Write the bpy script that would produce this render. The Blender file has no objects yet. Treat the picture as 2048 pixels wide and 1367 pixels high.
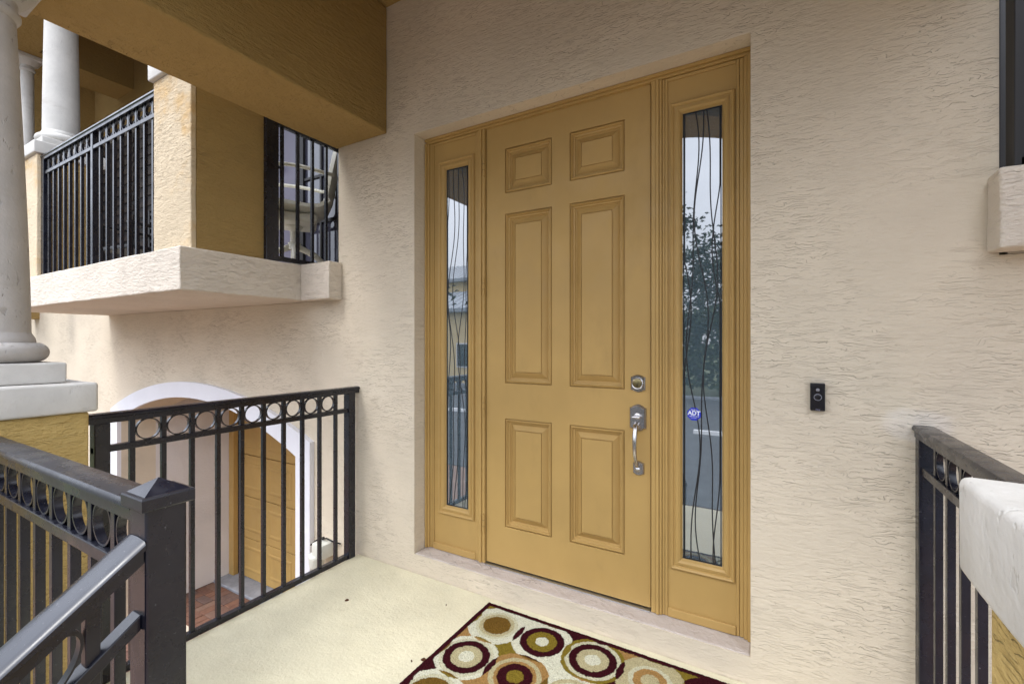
import bpy, bmesh, math, random
from mathutils import Vector, Matrix, noise
R = math.radians
random.seed(7)
scene = bpy.context.scene
C = scene.collection

# ------------------------------------------------------------------ camera
cam_d = bpy.data.cameras.new("camera")
cam = bpy.data.objects.new("camera", cam_d); C.objects.link(cam)
cam.location = (0, -2.035, 1.355)
cam.rotation_euler = (R(90), 0, R(30))
cam_d.lens = 16.0; cam_d.sensor_width = 36.0
cam_d.clip_start = 0.02; cam_d.clip_end = 2000
scene.camera = cam

# ------------------------------------------------------------------ sky, sun, exposure
SUN_EL, SUN_AZ = 54.0, 200.0      # azimuth measured clockwise from +Y: the sun stands behind the photographer
world = bpy.data.worlds.new("World"); scene.world = world; world.use_nodes = True
wn, wl = world.node_tree.nodes, world.node_tree.links
wn.clear()
wo = wn.new('ShaderNodeOutputWorld'); bg = wn.new('ShaderNodeBackground'); sky = wn.new('ShaderNodeTexSky')
sky.sky_type = 'NISHITA'; sky.sun_disc = False
sky.sun_elevation = R(SUN_EL); sky.sun_rotation = R(SUN_AZ)
sky.air_density = 1.0; sky.dust_density = 2.0; sky.ozone_density = 1.0
tc = wn.new('ShaderNodeTexCoord'); cn = wn.new('ShaderNodeTexNoise'); mp = wn.new('ShaderNodeMapping')
mp.inputs['Scale'].default_value = (1, 1, 2.2)
cn.inputs['Scale'].default_value = 2.6; cn.inputs['Detail'].default_value = 7; cn.inputs['Roughness'].default_value = .55
cr = wn.new('ShaderNodeValToRGB')
cr.color_ramp.elements[0].position = .30; cr.color_ramp.elements[0].color = (.70, .70, .70, 1)
cr.color_ramp.elements[1].position = .58; cr.color_ramp.elements[1].color = (1, 1, 1, 1)
mx = wn.new('ShaderNodeMix'); mx.data_type = 'RGBA'
sxyz = wn.new('ShaderNodeSeparateXYZ'); wl.new(tc.outputs['Generated'], sxyz.inputs[0])
zen = wn.new('ShaderNodeMapRange'); wl.new(sxyz.outputs[2], zen.inputs[0])       # overcast law: (1 + 2 sin h) / 3
zen.inputs[3].default_value = 1/3; zen.inputs[4].default_value = 1.0
ccol = wn.new('ShaderNodeMix'); ccol.data_type = 'RGBA'; wl.new(zen.outputs[0], ccol.inputs[0])
ccol.inputs[6].default_value = (0, 0, 0, 1); ccol.inputs[7].default_value = (26, 27.7, 31.4, 1)
wl.new(ccol.outputs[2], mx.inputs[7])
wl.new(tc.outputs['Generated'], mp.inputs['Vector']); wl.new(mp.outputs[0], cn.inputs['Vector'])
wl.new(cn.outputs['Fac'], cr.inputs['Fac']); wl.new(cr.outputs['Color'], mx.inputs[0])
wl.new(sky.outputs[0], mx.inputs[6]); wl.new(mx.outputs[2], bg.inputs['Color'])
bg.inputs['Strength'].default_value = 0.12
wl.new(bg.outputs[0], wo.inputs['Surface'])

sun_d = bpy.data.lights.new("sun", 'SUN'); sun = bpy.data.objects.new("sun", sun_d); C.objects.link(sun)
sun_d.energy = 1.2; sun_d.angle = R(20); sun_d.color = (1.0, .975, .94)
sv = Vector((math.sin(R(SUN_AZ))*math.cos(R(SUN_EL)), math.cos(R(SUN_AZ))*math.cos(R(SUN_EL)), math.sin(R(SUN_EL))))
sun.rotation_euler = sv.to_track_quat('Z', 'Y').to_euler()
sun.location = sv*30

vs = scene.view_settings
vs.view_transform = 'Standard'; vs.look = 'None'; vs.gamma = 1.0; vs.use_curve_mapping = False
vs.exposure = 0.60
scene.render.engine = 'CYCLES'
scene.cycles.max_bounces = 8; scene.cycles.diffuse_bounces = 4

# ------------------------------------------------------------------ material helpers
def lin(r, g, b):
    f = lambda c: (c/255/12.92) if c/255 <= .04045 else ((c/255+.055)/1.055)**2.4
    return (f(r), f(g), f(b), 1)
class NT:
    def __init__(s, name):
        s.m = bpy.data.materials.new(name); s.m.use_nodes = True
        s.n, s.l = s.m.node_tree.nodes, s.m.node_tree.links
        s.b = s.n['Principled BSDF']
        s.geo = s.n.new('ShaderNodeNewGeometry')
    def pos(s, sc=(1, 1, 1)):
        m = s.n.new('ShaderNodeMapping'); m.inputs['Scale'].default_value = sc
        s.l.new(s.geo.outputs['Position'], m.inputs['Vector']); return m.outputs[0]
    def noise(s, sc=(1, 1, 1), scale=1.0, det=4, rough=.55, dist=0.0):
        t = s.n.new('ShaderNodeTexNoise'); s.l.new(s.pos(sc), t.inputs['Vector'])
        t.inputs['Scale'].default_value = scale; t.inputs['Detail'].default_value = det
        t.inputs['Roughness'].default_value = rough; t.inputs['Distortion'].default_value = dist
        return t.outputs['Fac']
    def math(s, op, a, b=None, c=None, clamp=False):
        t = s.n.new('ShaderNodeMath'); t.operation = op; t.use_clamp = clamp
        for i, v in enumerate((a, b, c)):
            if v is None: continue
            if isinstance(v, (int, float)): t.inputs[i].default_value = v
            else: s.l.new(v, t.inputs[i])
        return t.outputs[0]
    def rng(s, v, a, b, c=0.0, d=1.0, smooth=True):
        t = s.n.new('ShaderNodeMapRange'); t.interpolation_type = 'SMOOTHSTEP' if smooth else 'LINEAR'
        s.l.new(v, t.inputs[0])
        for i, k in enumerate((a, b, c, d)): t.inputs[i+1].default_value = k
        return t.outputs[0]
    def mix(s, f, a, b, mode='MIX'):
        t = s.n.new('ShaderNodeMix'); t.data_type = 'RGBA'; t.blend_type = mode
        if isinstance(f, (int, float)): t.inputs[0].default_value = f
        else: s.l.new(f, t.inputs[0])
        for i, v in ((6, a), (7, b)):
            if isinstance(v, tuple): t.inputs[i].default_value = v
            else: s.l.new(v, t.inputs[i])
        return t.outputs[2]
    def bump(s, h, strength=.5, dist=.002):
        t = s.n.new('ShaderNodeBump'); t.inputs['Strength'].default_value = strength
        t.inputs['Distance'].default_value = dist
        s.l.new(h, t.inputs['Height']); s.l.new(t.outputs[0], s.b.inputs['Normal'])
    def col(s, v):
        if isinstance(v, tuple): s.b.inputs['Base Color'].default_value = v
        else: s.l.new(v, s.b.inputs['Base Color'])
    def set(s, **k):
        for a, v in k.items():
            i = s.b.inputs[a.replace('_', ' ')]
            if isinstance(v, (int, float, tuple)): i.default_value = v
            else: s.l.new(v, i)

def mul(c, k): return (c[0]*k, c[1]*k, c[2]*k, 1)

def stucco(name, col, fine=1.0, crease=1.0, tint=None, patch=False, relief=1.0):
    """hand-floated stucco: long sideways drag marks that break up into short creases"""
    t = NT(name)
    f = fine
    drag = t.noise((7*f, 7*f, 60*f), 1.0, 3, .65, .5)
    sp = t.n.new('ShaderNodeSeparateXYZ'); t.l.new(t.geo.outputs['Position'], sp.inputs[0])
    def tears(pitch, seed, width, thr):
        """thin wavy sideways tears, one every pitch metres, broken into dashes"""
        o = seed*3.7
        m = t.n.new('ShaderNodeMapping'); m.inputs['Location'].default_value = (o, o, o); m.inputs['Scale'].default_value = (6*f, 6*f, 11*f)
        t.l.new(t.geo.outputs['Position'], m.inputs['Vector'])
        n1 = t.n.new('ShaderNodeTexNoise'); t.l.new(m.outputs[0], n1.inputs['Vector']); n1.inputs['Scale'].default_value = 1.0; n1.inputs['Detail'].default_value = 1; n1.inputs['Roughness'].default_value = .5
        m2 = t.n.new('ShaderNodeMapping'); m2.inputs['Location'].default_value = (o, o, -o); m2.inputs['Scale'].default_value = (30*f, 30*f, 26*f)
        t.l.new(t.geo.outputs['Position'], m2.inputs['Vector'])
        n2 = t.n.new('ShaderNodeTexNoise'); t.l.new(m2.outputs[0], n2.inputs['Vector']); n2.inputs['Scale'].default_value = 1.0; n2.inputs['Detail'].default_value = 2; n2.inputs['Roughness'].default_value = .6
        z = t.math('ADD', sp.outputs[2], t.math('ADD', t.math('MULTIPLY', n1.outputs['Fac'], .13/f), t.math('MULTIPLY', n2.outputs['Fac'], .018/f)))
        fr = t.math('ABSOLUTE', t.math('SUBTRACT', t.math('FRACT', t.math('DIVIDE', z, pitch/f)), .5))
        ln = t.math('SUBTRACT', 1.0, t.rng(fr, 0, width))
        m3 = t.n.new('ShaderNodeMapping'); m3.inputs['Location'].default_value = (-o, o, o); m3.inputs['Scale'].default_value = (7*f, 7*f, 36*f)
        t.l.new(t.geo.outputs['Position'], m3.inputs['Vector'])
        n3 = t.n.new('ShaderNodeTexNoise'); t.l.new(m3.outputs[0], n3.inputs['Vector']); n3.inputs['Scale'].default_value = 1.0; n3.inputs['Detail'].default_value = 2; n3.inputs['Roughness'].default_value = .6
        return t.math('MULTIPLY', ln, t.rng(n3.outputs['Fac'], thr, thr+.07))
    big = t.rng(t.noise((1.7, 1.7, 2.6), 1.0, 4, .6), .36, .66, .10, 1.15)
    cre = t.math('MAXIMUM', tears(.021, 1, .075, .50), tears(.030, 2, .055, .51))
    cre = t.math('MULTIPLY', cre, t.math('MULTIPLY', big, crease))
    grain = t.noise((1, 1, 1), 150, 2, .65)
    lump = t.noise((13*f, 13*f, 34*f), 1.0, 3, .6, .3)
    h = t.math('ADD', t.math('MULTIPLY', drag, .9), t.math('MULTIPLY', grain, .40))
    h = t.math('ADD', h, t.math('MULTIPLY', lump, 1.5))
    h = t.math('SUBTRACT', h, t.math('MULTIPLY', cre, 1.0))
    t.bump(h, 1.0, .0098*relief/f)
    v = t.rng(t.noise((.9, .9, 1.3), 1.0, 3, .6), .3, .7)
    base = t.mix(v, mul(col, .90), mul(col, 1.06))
    stn = t.rng(t.noise((3.2, 3.2, .9), 1.0, 5, .7), .55, .78)
    base = t.mix(t.math('MULTIPLY', stn, .16), base, mul(col, .55))
    if tint: base = t.mix(t.rng(t.noise((2.3, 2.3, 3.1), 1.0, 4, .6), .5, .72), base, tint)
    shaded_base = t.mix(t.math('MULTIPLY', cre, .46), base, mul(col, .40))      # groove shade painted into the crease colour
    if patch:   # paler touch-up paint beside the right-hand rail
        sx = t.n.new('ShaderNodeSeparateXYZ'); t.l.new(t.geo.outputs['Position'], sx.inputs[0])
        dx = t.math('DIVIDE', t.math('SUBTRACT', sx.outputs[0], .42), .105)
        dz = t.math('DIVIDE', t.math('SUBTRACT', sx.outputs[2], 1.07), .065)
        rr = t.math('ADD', t.math('MULTIPLY', dx, dx), t.math('MULTIPLY', dz, dz))
        rr = t.math('ADD', rr, t.math('MULTIPLY', t.noise((14, 14, 22), 1.0, 4, .6), 1.2))
        pm = t.math('SUBTRACT', 1.0, t.rng(rr, 1.0, 1.7))
        shaded_base = t.mix(t.math('MULTIPLY', pm, .38), shaded_base, lin(226, 220, 214))
    t.col(shaded_base); t.set(Roughness=.88); t.b.inputs['Specular IOR Level'].default_value = .25
    return t.m

def plain(name, col, rough=.5, var=.06, grain=0.0, gscale=120, metal=0.0, spec=.5, vs_=2.5):
    t = NT(name)
    n = t.noise((1, 1, 1), vs_, 5, .6)
    t.col(t.mix(t.rng(n, .3, .7), mul(col, 1-var), mul(col, 1+var)))
    t.set(Roughness=rough, Metallic=metal); t.b.inputs['Specular IOR Level'].default_value = spec
    if grain: t.bump(t.noise((1, 1, 1), gscale, 4, .6), grain, .001)
    return t.m

M = {}
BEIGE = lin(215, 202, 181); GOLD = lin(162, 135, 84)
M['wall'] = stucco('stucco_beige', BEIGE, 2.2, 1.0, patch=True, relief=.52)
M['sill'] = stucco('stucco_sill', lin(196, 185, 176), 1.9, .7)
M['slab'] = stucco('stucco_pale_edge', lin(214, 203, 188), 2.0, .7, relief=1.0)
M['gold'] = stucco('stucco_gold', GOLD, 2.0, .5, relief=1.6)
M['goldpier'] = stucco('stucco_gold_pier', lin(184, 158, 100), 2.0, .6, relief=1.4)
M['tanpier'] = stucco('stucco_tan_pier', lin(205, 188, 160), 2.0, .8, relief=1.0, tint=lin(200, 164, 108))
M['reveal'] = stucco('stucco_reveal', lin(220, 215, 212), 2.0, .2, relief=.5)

def painted_door(name, col):
    t = NT(name)
    gr = t.noise((90, 90, 5), 1.0, 4, .6)
    v = t.noise((1.2, 1.2, 1.2), 1.6, 4, .55)
    sm = t.rng(t.noise((5, 5, 2.2), 1.0, 5, .7), .52, .74)
    cl = t.mix(t.rng(v, .3, .7), mul(col, .92), mul(col, 1.06))
    cl = t.mix(t.math('MULTIPLY', sm, .22), cl, mul(col, .62))
    sc = t.rng(t.noise((60, 60, 160), 1.0, 3, .6), .70, .76)
    t.col(t.mix(t.math('MULTIPLY', sc, .25), cl, mul(col, .5)))
    t.set(Roughness=t.rng(t.noise((3, 3, 3), 3.0, 4, .6), .3, .7, .38, .60))
    t.bump(t.math('ADD', gr, t.math('MULTIPLY', t.noise((1, 1, 1), 260, 2, .5), .5)), .30, .0008)
    t.b.inputs['Specular IOR Level'].default_value = .3
    return t.m
M['door'] = painted_door('door_paint', lin(181, 148, 90))
M['garage'] = painted_door('garage_paint', lin(184, 150, 90))

def metal_paint():
    t = NT('black_railing_paint')
    n = t.noise((1, 1, 1), 9, 5, .6)
    t.col(t.mix(t.rng(n, .35, .7), (.0048, .0052, .0105, 1), (.0085, .0092, .0165, 1)))
    sp = t.rng(t.noise((1, 1, 1), 210, 2, .5), .70, .76)
    up = t.n.new('ShaderNodeSeparateXYZ'); t.l.new(t.geo.outputs['True Normal'], up.inputs[0])
    dust = t.math('MULTIPLY', t.rng(up.outputs[2], .5, .9), t.rng(t.noise((1, 1, 1), 28, 5, .7), .42, .68, .05, .42))
    col = t.mix(t.math('MULTIPLY', sp, .35), t.mix(t.rng(n, .35, .7), (.0048, .0052, .0105, 1), (.0085, .0092, .0165, 1)), (.2, .2, .2, 1))
    t.col(t.mix(t.math('MULTIPLY', dust, .22), col, (.17, .17, .19, 1)))
    t.set(Roughness=t.rng(t.noise((1, 1, 1), 14, 4, .6), .3, .7, .19, .35))
    t.b.inputs['Specular IOR Level'].default_value = .58
    t.bump(t.noise((1, 1, 1), 160, 3, .6), .12, .0006)
    return t.m
M['rail'] = metal_paint()

def floor_paint():
    t = NT('cream_floor_paint')
    c = lin(218, 211, 182)
    v = t.noise((1.5, 1.5, 1), 1.7, 6, .62)
    base = t.mix(t.rng(v, .3, .7), mul(c, .90), mul(c, 1.04))
    st = t.rng(t.noise((1, 1, 1), 6, 6, .7), .60, .74)
    base = t.mix(t.math('MULTIPLY', st, .30), base, lin(172, 160, 124))
    sp = t.rng(t.noise((1, 1, 1), 75, 2, .5), .74, .78)
    base = t.mix(t.math('MULTIPLY', sp, .45), base, lin(120, 104, 78))
    t.col(base); t.set(Roughness=.62)
    t.bump(t.math('ADD', t.noise((1, 1, 1), 70, 4, .65), t.math('MULTIPLY', t.noise((1, 1, 1), 14, 3, .5), 1.2)), .8, .005)
    return t.m
M['floor'] = floor_paint()

def cast_stone(name, c, pit=1.0):
    t = NT(name)
    v = t.noise((2, 2, 2), 2.2, 6, .65)
    p = t.rng(t.noise((1, 1, .55), 48, 3, .6), .60, .66)
    p = t.math('MULTIPLY', p, t.rng(t.noise((1, 1, 1), 7, 3, .6), .46, .60))
    base = t.mix(t.rng(v, .3, .72), mul(c, .86), mul(c, 1.04))
    sm = t.rng(t.noise((1.6, 1.6, 5), 1.8, 5, .65), .56, .75)
    base = t.mix(t.math('MULTIPLY', sm, .42), base, lin(140, 130, 114))
    t.col(t.mix(t.math('MULTIPLY', p, .5*pit), base, mul(c, .45)))
    t.set(Roughness=.72)
    h = t.math('SUBTRACT', t.math('ADD', t.noise((1, 1, 1), 90, 4, .6), t.math('MULTIPLY', t.noise((1, 1, 1), 12, 4, .6), 1.2)), t.math('MULTIPLY', p, 2.4*pit))
    t.bump(h, .5, .0022)
    return t.m
M['stone'] = cast_stone('cast_stone', lin(182, 178, 174))
M['cap'] = cast_stone('white_painted_cap', lin(197, 194, 188), .3)
M['white'] = plain('white_trim_paint', lin(226, 226, 232), .55, .03, .15, 60)
M['nickel'] = plain('brushed_nickel', (.52, .50, .49, 1), .24, .12, .08, 300, 1.0, .5, 14)
M['brass'] = plain('aged_brass_core', (.22, .18, .09, 1), .35, .2, .1, 300, 1.0, .5, 60)
M['blackplastic'] = plain('black_plastic', (.010, .010, .014, 1), .22, .1)
M['greyplastic'] = plain('grey_lens', (.22, .22, .25, 1), .15, .1)
M['whiteplastic'] = plain('white_plastic', lin(214, 214, 204), .4, .05)
M['lead'] = plain('black_caming', (.010, .010, .012, 1), .45, .1)
M['bronze'] = plain('dark_bronze_frame', (.010, .009, .010, 1), .5, .15)
M['darkwood'] = plain('dark_wood_stain', (.030, .021, .017, 1), .5, .2)
M['rubber'] = plain('dark_gap', (.006, .006, .006, 1), .8, .1)
M['alu'] = plain('threshold_aluminium', (.50, .52, .55, 1), .38, .08, .05, 200, 1.0)
M['chairwhite'] = plain('white_resin', lin(222, 220, 208), .4, .04)
M['greydoor'] = plain('grey_door_paint', lin(98, 95, 110), .45, .06)
M['blue'] = plain('sticker_blue', lin(24, 44, 190), .4, .03)
M['stickerwhite'] = plain('sticker_white', lin(235, 238, 245), .45, .02)
M['printgrey'] = plain('print_grey', lin(120, 120, 140), .45, .02)
M['leaf'] = plain('dry_leaf', lin(96, 58, 34), .8, .3, .4, 90, 0, .3, 40)
M['concrete'] = plain('grey_concrete', lin(140, 142, 148), .85, .16, .5, 60, 0, .3, 9)
M['asphalt'] = plain('asphalt', (.085, .087, .092, 1), .9, .2, .6, 60, 0, .3, 5)
M['paint'] = plain('road_paint', lin(225, 225, 225), .7, .08)
M['bark'] = plain('bark', (.07, .05, .035, 1), .9, .25, .8, 20)
M['housewall'] = plain('distant_house_paint', lin(214, 190, 140), .85, .05)
M['metalroof'] = plain('standing_seam_metal', (.30, .32, .35, 1), .45, .1, 0, 100, .3)
M['darkglass'] = plain('dark_window_glass', (.02, .025, .03, 1), .06, .1, 0, 100, 0, .8)

def glass(name, c, ior=2.1):
    t = NT(name)
    cloth = t.noise((60, 60, 7), 1.0, 4, .6)
    big = t.noise((3, 3, 1.2), 1.0, 4, .6)
    f = t.math('ADD', t.math('MULTIPLY', cloth, .35), t.math('MULTIPLY', big, .65))
    t.col(t.mix(t.rng(f, .3, .7), mul(c, .8), mul(c, 1.15)))
    t.set(Roughness=.015, IOR=ior)
    t.bump(t.noise((4, 4, 3), 1.0, 2, .5), .05, .002)
    return t.m
M['glass'] = glass('obscure_sidelight_glass', (.080, .115, .140, 1), 3.2)
M['doorglass'] = glass('balcony_door_glass', (.050, .050, .072, 1), 1.7)

def paver_mat():
    t = NT('clay_paver')
    oi = t.n.new('ShaderNodeObjectInfo')
    r = t.n.new('ShaderNodeValToRGB'); t.l.new(oi.outputs['Random'], r.inputs['Fac'])
    e = r.color_ramp.elements
    e[0].color = lin(112, 80, 66); e[1].color = lin(150, 114, 92)
    k = e.new(.35); k.color = lin(134, 94, 74); k = e.new(.7); k.color = lin(104, 82, 74)
    n = t.rng(t.noise((1, 1, 1), 26, 5, .65), .3, .75)
    t.col(t.mix(n, t.mix(.35, r.outputs['Color'], (.03, .02, .02, 1)), r.outputs['Color'])); t.set(Roughness=.85)
    t.bump(t.noise((1, 1, 1), 90, 4, .6), .4, .002)
    return t.m
M['paver'] = paver_mat()
def ground_mat():
    t = NT('ground_mixed')
    n = t.noise((1, 1, 1), .35, 6, .6)
    t.col(t.mix(t.rng(n, .4, .6), (.05, .07, .025, 1), (.10, .11, .05, 1))); t.set(Roughness=.95)
    return t.m
M['ground'] = ground_mat()
def brick_field():
    t = NT('paver_field')
    b = t.n.new('ShaderNodeTexBrick'); t.l.new(t.pos((1, 1, 1)), b.inputs['Vector'])
    b.inputs['Scale'].default_value = 1.0; b.inputs['Brick Width'].default_value = .2; b.inputs['Row Height'].default_value = .1
    b.inputs['Mortar Size'].default_value = .004
    b.inputs['Color1'].default_value = lin(122, 94, 80); b.inputs['Color2'].default_value = lin(136, 110, 94)
    b.inputs['Mortar'].default_value = (.08, .06, .05, 1)
    t.col(b.outputs['Color']); t.set(Roughness=.9); return t.m
M['paverfield'] = brick_field()
def leaf_mat(name, c):
    t = NT(name); n = t.noise((1, 1, 1), .9, 4, .6)
    t.col(t.mix(t.rng(n, .3, .7), mul(c, .6), mul(c, 1.35))); t.set(Roughness=.6)
    return t.m
M['foliage'] = leaf_mat('dark_foliage', (.035, .060, .028, 1))
M['foliage2'] = leaf_mat('mid_foliage', (.055, .085, .030, 1))

# ------------------------------------------------------------------ mesh helpers
def new(): return bmesh.new()
def bx(bm, x0, x1, y0, y1, z0, z1, bev=0.0, seg=2):
    v = [bm.verts.new(p) for p in ((x0, y0, z0), (x1, y0, z0), (x1, y1, z0), (x0, y1, z0), (x0, y0, z1), (x1, y0, z1), (x1, y1, z1), (x0, y1, z1))]
    f = [bm.faces.new([v[i] for i in q]) for q in ((3, 2, 1, 0), (4, 5, 6, 7), (0, 1, 5, 4), (1, 2, 6, 5), (2, 3, 7, 6), (3, 0, 4, 7))]
    if bev > 0:
        es = list({e for g in f for e in g.edges})
        bmesh.ops.bevel(bm, geom=es, offset=bev, segments=seg, profile=.5, affect='EDGES')
    return bm
def box(x0, x1, y0, y1, z0, z1, bev=0.0, seg=2): return bx(new(), x0, x1, y0, y1, z0, z1, bev, seg)
def prism(pts, axis, a, b, bm=None):
    """polygon pts (2D) extruded from a to b along axis; axis 'y': pts are (x,z); 'x': (y,z); 'z': (x,y)"""
    bm = bm or new()
    mk = {'y': lambda p, t: (p[0], t, p[1]), 'x': lambda p, t: (t, p[0], p[1]), 'z': lambda p, t: (p[0], p[1], t)}[axis]
    A = [bm.verts.new(mk(p, a)) for p in pts]; B = [bm.verts.new(mk(p, b)) for p in pts]
    n = len(pts)
    bm.faces.new(A); bm.faces.new(B[::-1])
    for i in range(n): bm.faces.new((A[i], A[(i+1) % n], B[(i+1) % n], B[i]))
    bmesh.ops.recalc_face_normals(bm, faces=bm.faces)
    return bm
def lathe(prof, cx, cy, seg=48, bm=None):
    bm = bm or new(); rings = []
    for r, z in prof:
        rings.append([bm.verts.new((cx+r*math.cos(2*math.pi*i/seg), cy+r*math.sin(2*math.pi*i/seg), z)) for i in range(seg)])
    for a, b in zip(rings, rings[1:]):
        for i in range(seg): bm.faces.new((a[i], a[(i+1) % seg], b[(i+1) % seg], b[i]))
    bm.faces.new(rings[0][::-1]); bm.faces.new(rings[-1])
    return bm
def tube(pts, rad, seg=8, bm=None, flat=1.0):
    """round tube through pts; rad a number or list; flat squeezes one axis"""
    bm = bm or new(); pts = [Vector(p) for p in pts]; rings = []
    up = Vector((0, 1, 0))
    for i, p in enumerate(pts):
        d = (pts[min(i+1, len(pts)-1)]-pts[max(i-1, 0)]).normalized()
        s = d.cross(up)
        if s.length < .05: s = d.cross(Vector((1, 0, 0)))
        s.normalize(); u = s.cross(d).normalized()
        r = rad[i] if isinstance(rad, (list, tuple)) else rad
        rings.append([bm.verts.new(p+s*(r*math.cos(2*math.pi*k/seg))+u*(r*flat*math.sin(2*math.pi*k/seg))) for k in range(seg)])
    for a, b in zip(rings, rings[1:]):
        for k in range(seg): bm.faces.new((a[k], a[(k+1) % seg], b[(k+1) % seg], b[k]))
    bm.faces.new(rings[0][::-1]); bm.faces.new(rings[-1])
    bmesh.ops.recalc_face_normals(bm, faces=bm.faces)
    return bm
def obj(name, bm, m, parent=None, smooth=False, kind=None, label=None, cat=None, group=None):
    me = bpy.data.meshes.new(name)
    vs_ = [v.co.copy() for v in bm.verts]
    if parent is not None: off = parent.matrix_basis.translation.copy()
    else:
        lo = Vector((min(v[i] for v in vs_) for i in range(3))); hi = Vector((max(v[i] for v in vs_) for i in range(3)))
        off = Vector(((lo.x+hi.x)/2, (lo.y+hi.y)/2, lo.z))
    if parent is not None and parent.parent is not None: off = off+parent.parent.matrix_basis.translation
    bm.transform(Matrix.Translation(-off)); bm.to_mesh(me); bm.free()
    me.materials.append(M[m] if isinstance(m, str) else m)
    if smooth:
        for p in me.polygons: p.use_smooth = True
        if smooth != True: me.set_sharp_from_angle(angle=R(smooth))
    o = bpy.data.objects.new(name, me); C.objects.link(o)
    if parent is not None: o.parent = parent
    else: o.location = off
    if kind: o['kind'] = kind
    if label: o['label'] = label
    if cat: o['category'] = cat
    if group: o['group'] = group
    return o
def thing(name, label, cat, loc, group=None):
    o = bpy.data.objects.new(name, None); C.objects.link(o); o.location = loc; o.empty_display_size = .1
    o['label'] = label; o['category'] = cat
    if group: o['group'] = group
    return o
def text_bm(s, size, loc, bold=0.0, sx=1.0):
    """flat lettering in the XZ plane facing -Y"""
    cu = bpy.data.curves.new('txt', 'FONT'); cu.body = s; cu.size = size; cu.align_x = 'CENTER'; cu.align_y = 'CENTER'
    cu.extrude = .0002; cu.offset = bold; cu.resolution_u = 3
    o = bpy.data.objects.new('txt', cu); C.objects.link(o)
    bpy.context.view_layer.update()
    me = bpy.data.meshes.new_from_object(o.evaluated_get(bpy.context.evaluated_depsgraph_get()))
    bm = new(); bm.from_mesh(me)
    bm.transform(Matrix.Translation(Vector(loc)) @ Matrix.Rotation(R(90), 4, 'X') @ Matrix.Diagonal((sx, 1, 1, 1)))
    bpy.data.objects.remove(o); bpy.data.curves.remove(cu); bpy.data.meshes.remove(me)
    return bm

def rough_box(x0, x1, y0, y1, z0, z1, bev, amp, cuts=14):
    """box with softened, slightly uneven hand-made edges"""
    bm = box(x0, x1, y0, y1, z0, z1)
    for ax, ext in enumerate((x1-x0, y1-y0, z1-z0)):
        k = max(1, min(cuts, int(ext/.06)))
        for i in range(1, k):
            co = [0, 0, 0]; no = [0, 0, 0]; no[ax] = 1; co[ax] = (x0, y0, z0)[ax]+ext*i/k
            bmesh.ops.bisect_plane(bm, geom=bm.verts[:]+bm.edges[:]+bm.faces[:], plane_co=co, plane_no=no)
    sharp = [e for e in bm.edges if len(e.link_faces) == 2 and e.calc_face_angle(0) > 1.0]
    bmesh.ops.bevel(bm, geom=sharp, offset=bev, segments=3, profile=.5, affect='EDGES')
    for v in bm.verts:
        v.co += noise.noise_vector(v.co*9.0)*amp
    return bm

# ------------------------------------------------------------------ the ground and the setting
GZ = -1.5
obj('ground', box(-300, 300, -300, 300, GZ-.5, GZ-.02), 'ground', kind='structure')
obj('road', box(-60, 60, -22, -6.2, GZ-.02, GZ+.002), 'asphalt', kind='structure')
for x in (-13.3, -10.9, -8.5, -6.1, -3.7, -1.3, 1.1, 3.5):
    bm = prism([(-13.0, GZ+.002), (-12.97, GZ+.11), (-12.84, GZ+.11), (-12.81, GZ+.002)], 'x', x-.9, x+.9)
    obj('parking_stop', bm, 'paint', label='low white concrete parking stop, one of the row across the car park', cat='parking stop', group='parking stops in a row')
obj('kerb', box(-60, 60, -22.3, -22, GZ-.02, GZ+.13, .02), 'concrete', kind='structure')
drive = obj('driveway', box(-9, 6, -6.2, .93, GZ-.03, GZ-.012), 'paverfield', kind='structure')
# clay pavers by the garage, laid in a basket of pairs
pm = None; px0, py0 = -5.78, -.92; cnt = 0
for i in range(12):
    for j in range(9):
        for k in range(2):
            cx = px0+.1+i*.2; cy = py0+.1+j*.2
            hor = (i+j) % 2 == 0
            x, y = (cx, cy-.05+.1*k) if hor else (cx-.05+.1*k, cy)
            if pm is None:
                b = box(-.0975, .0975, -.0475, .0475, -.03, .0, .004, 1)
                pm = bpy.data.meshes.new('paver'); b.to_mesh(pm); b.free(); pm.materials.append(M['paver'])
            o = bpy.data.objects.new('paver', pm); C.objects.link(o); o.parent = drive
            o.location = Vector((x, y, GZ+random.uniform(0, .004)))-drive.location
            o.rotation_euler = (0, 0, (0 if hor else R(90))+R(random.uniform(-.8, .8)))
obj('garage_apron', rough_box(-5.8, -2.9, .885, 1.14, GZ-.06, GZ+.022, .01, .004), 'concrete', kind='structure')

# landing and stairs
obj('porch_floor', box(-2.309, .416, -1.72, -.001, -.16, 0, .006), 'floor', kind='structure')
lw = box(-2.29, .40, -1.69, -.001, GZ, -.161)
obj('landing_base', lw, 'wall', kind='structure')
st = new()
pts = [(-1.721, GZ), (-1.721, -.003)]
y = -1.721; z = 0
pts = [(-1.721, GZ)]
for k in range(1, 8):
    zz = -.1875*k
    pts += [(-1.721-.26*(k-1), zz), (-1.721-.26*k, zz)]
pts.append((-1.721-.26*7, GZ))
obj('steps', prism(pts, 'x', -1.02, .20), 'floor', kind='structure')

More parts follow.
